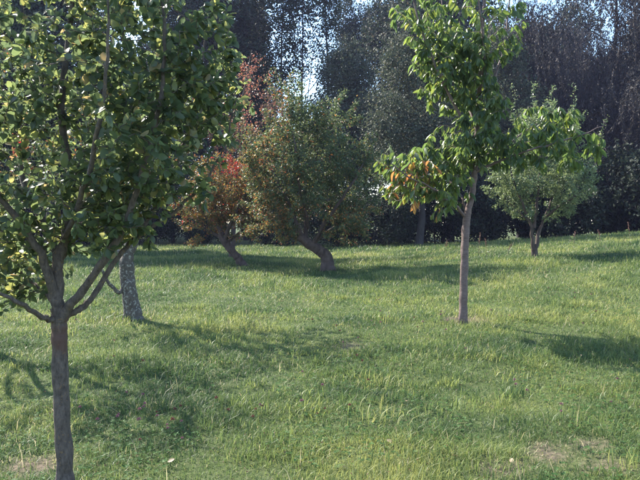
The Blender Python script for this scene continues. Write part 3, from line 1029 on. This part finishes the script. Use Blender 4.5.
B = [(-40, 33, .2, 1.0, 'dark shrub past the far left of the meadow'), (25, 36, 1.2, 1.0, 'dark shrub at the far left behind the nearest tree'),
     (85, 37, 2.4, 1.05, 'dark shrub left of the spotted trunk'), (150, 38, 3.3, .9, 'dark shrub right of the spotted trunk'),
     (205, 39, 4.6, .85, 'dark shrub behind the golden leaning tree'), (270, 37, 5.5, 1.0, 'dark shrub between the two leaning trunks'),
     (335, 33, .8, 1.0, 'dark shrub behind the bent trunk'), (385, 31, 1.9, .95, 'dark shrub right of the broad middle tree'),
     (440, 33, 2.7, 1.15, 'dark shrub behind the bare straight trunk'), (495, 33, 3.9, 1.2, 'dark shrub left of the twin stems'),
     (550, 32, 4.9, 1.3, 'dark shrub behind the twin stems'), (600, 31, .1, 1.4, 'dark shrub right of the pale green tree'),
     (650, 30, 1.4, 1.4, 'dark shrub at the right edge of the meadow'), (715, 30, 2.2, 1.4, 'dark shrub past the right edge')]
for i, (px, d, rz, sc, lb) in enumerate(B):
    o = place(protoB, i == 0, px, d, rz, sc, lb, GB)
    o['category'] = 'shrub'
#GRASS

# ------------------------------------------------------------------ grass
def grass_mat():
    m, nt, out = new_mat('grass_blade')
    at = nt.nodes.new('ShaderNodeAttribute'); at.attribute_name = 'rnd'
    rp = ramp(nt, [(0, (.044, .084, .030)), (.3, (.080, .126, .040)), (.55, (.122, .168, .050)), (.80, (.185, .222, .062)), (.90, (.26, .26, .09)), (.94, (.31, .27, .15)),
                   (1, (.38, .34, .21))])
    nt.links.new(at.outputs['Fac'], rp.inputs[0])
    pb = nt.nodes.new('ShaderNodeBsdfPrincipled')
    pb.inputs['Roughness'].default_value = .5
    pb.inputs['Specular IOR Level'].default_value = .35
    nt.links.new(rp.outputs[0], pb.inputs['Base Color'])
    tr = nt.nodes.new('ShaderNodeBsdfTranslucent')
    h2 = nt.nodes.new('ShaderNodeHueSaturation')
    h2.inputs['Value'].default_value = 1.6
    h2.inputs['Hue'].default_value = .49
    nt.links.new(rp.outputs[0], h2.inputs['Color'])
    nt.links.new(h2.outputs[0], tr.inputs['Color'])
    mx = nt.nodes.new('ShaderNodeMixShader'); mx.inputs[0].default_value = .42
    nt.links.new(pb.outputs[0], mx.inputs[1]); nt.links.new(tr.outputs[0], mx.inputs[2])
    nt.links.new(mx.outputs[0], out.inputs['Surface'])
    return m


M['grass'] = grass_mat()


def blades(x, y, h, w, rnd, rng, bend=.8):
    N = len(x)
    z = H(x, y) - .01
    az = rng.random(N) * 6.283
    face = az + rng.normal(0, .5, N) + math.pi / 2
    b = np.abs(rng.normal(0, bend, N)) + .08
    dx, dy = np.cos(az), np.sin(az)
    sx, sy = np.cos(face) * w / 2, np.sin(face) * w / 2
    V = np.empty((N, 5, 3))
    for k, (t, ww) in enumerate(((0, 1), (.55, .8), (1, 0))):
        ox = dx * h * b * t ** 2; oy = dy * h * b * t ** 2
        oz = z + h * t * (1 - .28 * np.minimum(b, 1.6) * t)
        if k < 2:
            V[:, 2 * k] = np.stack([x + ox - sx * ww, y + oy - sy * ww, oz], -1)
            V[:, 2 * k + 1] = np.stack([x + ox + sx * ww, y + oy + sy * ww, oz], -1)
        else:
            V[:, 4] = np.stack([x + ox, y + oy, oz], -1)
    off = (np.arange(N) * 5)[:, None]
    q = np.array([[0, 1, 3, 2]]) + off
    t3 = np.array([[2, 3, 4]]) + off
    return V.reshape(-1, 3), q, t3, np.repeat(rnd, 5)


rng = np.random.default_rng(7)


def band(y0, y1, dens):
    """random points of the meadow between two distances, as wide as the view and a margin"""
    n = int(dens * (y1 - y0) * (1.16 * (y0 + y1) / 2 + 5))
    y = rng.uniform(y0, y1, n)
    x = (rng.random(n) - .5) * (1.16 * y + 5)
    return x, y


VS, QS, TS, RS = [], [], [], []
cnt = 0
for y0, y1, dens, hm, w in ((2.4, 4.0, 6200, .046, .0040), (4.0, 6.0, 4900, .049, .0047), (6.0, 9.0, 2700, .057, .0062), (9.0, 13.0, 1150, .066, .0088),
                            (13.0, 18.0, 520, .09, .011), (18.0, 25.0, 300, .095, .015), (25.0, 36.0, 130, .10, .022)):
    x, y = band(y0, y1, dens)
    tall = vnoise(x, y, 1.1) * .6 + vnoise(x, y, .33) * .6 - .1
    br = bare(x, y)
    keep = rng.random(len(x)) > np.maximum(br * .42, .12 * (1 - smooth(.15, .4, tall)))
    x, y, tall, br = x[keep], y[keep], tall[keep], br[keep]
    h = hm * (.68 + 1.1 * smooth(.2, .95, tall)) * rng.uniform(.45, 1.55, len(x)) * (1 - .4 * br)
    patch = vnoise(x + 40, y, 1.7) * .55 + vnoise(x, y + 70, .5) * .45
    r = np.clip((patch - .5) * 1.7 + .44 + rng.normal(0, .16, len(x)), 0, .84)
    dry = rng.random(len(x)) < .03 + .06 * smooth(.55, .8, vnoise(x + 9, y + 9, 2.2)) + .30 * br
    r[dry] = rng.uniform(.9, 1, dry.sum())
    ww = w * rng.uniform(.6, 1.5, len(x))
    v, q, t, rr = blades(x, y, h, ww, r, rng)
    VS.append(v); QS.append(q + cnt); TS.append(t + cnt); RS.append(rr); cnt += len(v)
# taller tufts
for k in range(520):
    yy = rng.uniform(2.8, 24) if k > 110 else rng.uniform(2.8, 8)
    xx = (rng.random() - .5) * (1.16 * yy + 3)
    if rng.random() < bare(np.array([xx]), np.array([yy]))[0]:
        continue
    m = int(rng.integers(30, 75)); rad = rng.uniform(.05, .17)
    x = xx + rng.normal(0, rad, m); y = yy + rng.normal(0, rad, m)
    h = rng.uniform(.06, .145) * rng.uniform(.6, 1.2, m)
    r = np.clip(rng.uniform(.2, .9) + rng.normal(0, .08, m), 0, .88)
    v, q, t, rr = blades(x, y, h, np.full(m, .0055 + .0006 * yy), r, rng, .7)
    VS.append(v); QS.append(q + cnt); TS.append(t + cnt); RS.append(rr); cnt += len(v)
# straw-coloured stalks
m = 650
y = rng.uniform(2.6, 24, m); x = (rng.random(m) - .5) * (1.16 * y + 3)
v, q, t, rr = blades(x, y, rng.uniform(.08, .22, m), np.full(m, .0026) + .0005 * y, rng.uniform(.92, 1, m), rng, .8)
VS.append(v); QS.append(q + cnt); TS.append(t + cnt); RS.append(rr); cnt += len(v)
gr = obj('grass', mesh_from('grass', np.concatenate(VS), [np.concatenate(QS), np.concatenate(TS)], {'rnd': np.concatenate(RS)}), M['grass'])
gr['kind'] = 'stuff'; gr['label'] = 'short uneven meadow grass with tufts and straw stalks'; gr['category'] = 'grass'

# fine reddish seed heads and dead bits caught in the turf
m = 9000
y = 2.6 + 22 * rng.random(m) ** 1.3; x = (rng.random(m) - .5) * (1.16 * y + 3)
k = (vnoise(x + 3, y + 51, 1.3) * .6 + vnoise(x + 3, y + 51, .4) * .4) > .52
x, y = x[k], y[k]; m = len(x)
p = np.stack([x, y, H(x, y) + rng.uniform(.025, .10, m)], -1)
dd = norm(rng.normal(0, 1, (m, 3)))
d, s, n = leaf_frames(p, dd, rng, .3, 1)
M['seed'] = leaf_mat('seed', [(0, (.10, .055, .04)), (.5, (.17, .09, .06)), (1, (.30, .21, .14))], .2, 1.2, .7, .2)
sh = obj('seed_heads', leaf_mesh('seed_heads', p, d, s, n, rng.uniform(.007, .014, m) * (1 + .07 * y), .5, 'far', rng.random(m), .1), M['seed'])
sh['kind'] = 'stuff'; sh['label'] = 'fine reddish brown seed heads scattered through the grass'; sh['category'] = 'seed heads'

# clover leaves low in the turf
N = 26000
y = 2.5 + 15 * rng.random(N) ** 1.6
x = (rng.random(N) - .5) * (1.16 * y + 4)
k = (vnoise(x + 20, y + 33, .7) > .48) & (bare(x, y) < .4)
x, y = x[k], y[k]
N = len(x)
c = np.stack([x, y, H(x, y) + rng.uniform(.02, .06, N)], -1)
az = rng.random(N) * 6.283
P3, D3_ = [], []
for j in range(3):
    a = az + j * 2.094
    P3.append(c); D3_.append(np.stack([np.cos(a), np.sin(a), rng.normal(.1, .2, N)], -1))
lp = np.concatenate(P3); ld = norm(np.concatenate(D3_))
d, s, n = leaf_frames(lp, ld, rng, 1.0, .25)
M['clover_leaf'] = leaf_mat('clover_leaf', [(0, (.035, .085, .025)), (.7, (.06, .125, .035)), (1, (.10, .16, .06))], .35, 1.5, .6, .12)
Lc = np.tile(rng.uniform(.011, .02, N), 3) * (1 + .05 * lp[:, 1])
cl = obj('clover_leaves', leaf_mesh('clover_leaves', lp, d, s, n, Lc, .85, 'far', np.tile(rng.random(N), 3), .05), M['clover_leaf'])
cl['kind'] = 'stuff'; cl['label'] = 'low clover leaves spread through the turf'; cl['category'] = 'clover'


# ------------------------------------------------------------------ clover flowers
def simple_mat(name, a, b, scale=60, rough=.6, trans=0.2):
    m, nt, out = new_mat(name)
    tc = nt.nodes.new('ShaderNodeTexCoord')
    nz = nt.nodes.new('ShaderNodeTexNoise'); nz.inputs['Scale'].default_value = scale
    nt.links.new(tc.outputs['Object'], nz.inputs['Vector'])
    rp = ramp(nt, [(.35, a), (.65, b)])
    nt.links.new(nz.outputs['Fac'], rp.inputs[0])
    pb = nt.nodes.new('ShaderNodeBsdfPrincipled'); pb.inputs['Roughness'].default_value = rough
    nt.links.new(rp.outputs[0], pb.inputs['Base Color'])
    tr = nt.nodes.new('ShaderNodeBsdfTranslucent'); nt.links.new(rp.outputs[0], tr.inputs['Color'])
    mx = nt.nodes.new('ShaderNodeMixShader'); mx.inputs[0].default_value = trans
    nt.links.new(pb.outputs[0], mx.inputs[1]); nt.links.new(tr.outputs[0], mx.inputs[2])
    nt.links.new(mx.outputs[0], out.inputs['Surface'])
    return m


M['clover_pink'] = simple_mat('clover_pink', (.20, .075, .11), (.32, .16, .20))
M['clover_brown'] = simple_mat('clover_brown', (.14, .05, .04), (.22, .09, .07))
M['stem'] = simple_mat('stem', (.08, .12, .03), (.12, .16, .05))
M['straw'] = simple_mat('straw', (.20, .14, .08), (.32, .24, .14))
M['fallen'] = simple_mat('fallen', (.22, .15, .08), (.34, .26, .16), 25)

# flower head: florets packed on a ball
fr = np.random.default_rng(3)
dirs = norm(fr.normal(0, 1, (46, 3))); dirs[:, 2] = np.abs(dirs[:, 2]) * 1.3 - .35; dirs = norm(dirs)
d, s, n = leaf_frames(dirs * .002, dirs, fr, .2, 1)
head_me = leaf_mesh('flower_head', dirs * .002, d, s, n, fr.uniform(.009, .014, 46), .36, 'far', fr.random(46), .1)
head_me.materials.append(M['clover_pink'])
head_me2 = head_me.copy(); head_me2.materials.clear(); head_me2.materials.append(M['clover_brown'])
st = spline([(0, 0, -.02), (.006, .002, .04), (.002, .0, .10)], 3)
stem_me = tube_mesh('stem', [(st, np.full(len(st), .0012))], 4); stem_me.materials.append(M['stem'])
tri_p = np.tile(np.array([[.004, .001, .055]]), (3, 1))
tri_d = norm(np.array([[1, 0, .3], [-.5, .87, .3], [-.5, -.87, .3]]))
d, s, n = leaf_frames(tri_p, tri_d, fr, 1, .05)
leaflet_me = leaf_mesh('leaflets', tri_p, d, s, n, .016, .8, 'mid', np.array([.3, .5, .7]), .05); leaflet_me.materials.append(M['clover_leaf'])
spots = []
for cx, cy, cnt_, sp in ((125, 415, 9, 26), (150, 435, 7, 22), (155, 435, 4, 12), (235, 415, 4, 30), (110, 350, 4, 30), (370, 345, 7, 22), (425, 330, 6, 18), (395, 300, 6, 40),
                         (380, 325, 8, 30), (520, 390, 3, 14), (550, 415, 2, 10), (300, 420, 4, 30), (270, 415, 3, 20), (60, 440, 3, 20), (470, 320, 4, 40),
                         (560, 300, 6, 40), (600, 410, 3, 24), (470, 275, 8, 45), (600, 290, 5, 30), (340, 380, 4, 40)):
    for q in range(cnt_):
        spots.append((cx + fr.normal(0, sp), cy + fr.normal(0, sp * .55)))
for px, py in spots:
    if not (0 < px < 640 and 262 < py < 476):
        continue
    d_ = CAM_H * FPX / (py - HORIZON)
    p = P(px, py, d_)
    # walk along the ray to the real ground
    for it in range(5):
        zg = float(H(p[0], p[1])); d_ = (CAM_H - zg) * FPX / (py - HORIZON); p = P(px, py, d_)
    pinkish = fr.random() < .6
    f = thing('clover_flower', 'small round pink clover flower standing in the grass' if pinkish else 'withered brown clover flower head in the grass',
              'flower', (p[0], p[1], float(H(p[0], p[1]))), 'pink clover flowers' if pinkish else 'withered clover flowers', fr.random() * 6.28)
    k = fr.uniform(.9, 1.35)
    f.scale = (k, k, k)
    f.rotation_euler = (fr.normal(0, .2), fr.normal(0, .2), fr.random() * 6.28)
    h = obj('flower_head', head_me if pinkish else head_me2, None, f, (.002, 0, .102))
    hs = fr.uniform(.75, 1.1); h.scale = (hs, hs, hs)
    obj('stem', stem_me, None, f)
    obj('leaflets', leaflet_me, None, f)

# ------------------------------------------------------------------ fallen leaves
fl = []
for i in range(4):
    me = leaf_mesh('fallen_leaf', np.array([[0, -.5, 0.]]), np.array([[0, 1., 0]]), np.array([[1., 0, 0]]), np.array([[0, 0, 1.]]), 1.0, .6, 'fine',
                   np.array([.5]), .25 - .14 * i)
    me.materials.append(M['fallen']); fl.append(me)
for px, py in [(323, 293), (318, 297), (325, 294), (455, 462), (330, 450)] + [(fr.uniform(60, 330), fr.uniform(285, 330)) for _ in range(8)] + \
              [(fr.uniform(40, 620), fr.uniform(320, 470)) for _ in range(9)]:
    d_ = CAM_H * FPX / (py - HORIZON)
    p = P(px, py, d_)
    for it in range(5):
        zg = float(H(p[0], p[1])); d_ = (CAM_H - zg) * FPX / (py - HORIZON); p = P(px, py, d_)
    o = obj('fallen_leaf', fl[int(fr.integers(0, 4))], None, None, (p[0], p[1], float(H(p[0], p[1])) + .045))
    o['label'] = 'pale dry fallen leaf caught in the grass'; o['category'] = 'leaf'; o['group'] = 'fallen leaves in the grass'
    q = fr.uniform(.03, .05)
    o.scale = (q, q, q)
    o.rotation_euler = (fr.normal(0, .5), fr.normal(0, .5), fr.random() * 6.28)


# ------------------------------------------------------------------ weeds on the crest
def weed(px, d_, h, label, seed):
    r = np.random.default_rng(seed)
    x = (px - 320) / FPX * d_
    base = np.array((x, d_, float(H(x, d_)) - .02))
    root = thing('weed', label, 'weed', base, None)
    pts = spline([(0, 0, 0), (r.normal(0, .03), r.normal(0, .03), h * .5), (r.normal(0, .08), r.normal(0, .05), h)], 4)
    obj('stem', tube_mesh('stem', [(pts, np.linspace(.008, .004, len(pts)))], 5), M['straw'], root)
    m = 46
    t = r.uniform(.55, 1, m)
    p = np.stack([np.interp(t * (len(pts) - 1), np.arange(len(pts)), pts[:, k]) for k in range(3)], -1) + r.normal(0, .012, (m, 3))
    dd = norm(r.normal(0, 1, (m, 3)) + (0, 0, .6))
    d, s, n = leaf_frames(p, dd, r, .3, 1)
    obj('seed_head', leaf_mesh('seed_head', p, d, s, n, r.uniform(.02, .04, m), .5, 'far', r.random(m), .1), M['clover_brown'], root)
    m = 12
    t = r.uniform(.05, .6, m)
    p = np.stack([np.interp(t * (len(pts) - 1), np.arange(len(pts)), pts[:, k]) for k in range(3)], -1)
    dd = norm(r.normal(0, 1, (m, 3)) * (1, 1, .3) + (0, 0, .4))
    d, s, n = leaf_frames(p, dd, r, 1, .3)
    obj('leaves', leaf_mesh('leaves', p, d, s, n, r.uniform(.08, .16, m), .3, 'mid', r.random(m) * .8, .2), M['pale_leaf'], root)


for i, (px, d_, h, lb) in enumerate([(479, 19, .75, 'thin brown weed stalk between the straight trunk and the twin stems'),
                                     (487, 18.6, .55, 'leafy weed just left of the twin stems'),
                                     (574, 21.5, .45, 'brown weed stalk on the crest right of the twin stems'),
                                     (600, 22, .4, 'short weed on the crest at right'),
                                     (630, 22, .65, 'tallest weed stalk on the crest near the right edge'),
                                     (447, 21, .45, 'short brown weed just left of the bare straight trunk'),
                                     (508, 18, .4, 'leafy weed beside the twin stems')]):
    weed(px, d_, h, lb, 900 + i)

# ------------------------------------------------------------------ haze
hx, y0, y1, z0, z1 = 430., -380., 480., -2.0, 34.
hv = np.array([(-hx, y0, z0), (hx, y0, z0), (hx, y1, z0), (-hx, y1, z0), (-hx, y0, z1), (hx, y0, z1), (hx, y1, z1), (-hx, y1, z1)])
hf = np.array([(0, 3, 2, 1), (4, 5, 6, 7), (0, 1, 5, 4), (1, 2, 6, 5), (2, 3, 7, 6), (3, 0, 4, 7)])
hm, nt, out = new_mat('haze_air')
pv = nt.nodes.new('ShaderNodeVolumePrincipled')
pv.inputs['Color'].default_value = (.58, .60, 1.0, 1)
pv.inputs['Density'].default_value = .0004
pv.inputs['Anisotropy'].default_value = .2
nt.links.new(pv.outputs[0], out.inputs['Volume'])
hz = obj('haze', mesh_from('haze', hv, [hf], None, False), hm)
hz['kind'] = 'stuff'; hz['label'] = 'thin bluish haze in the air over the meadow'; hz['category'] = 'haze'
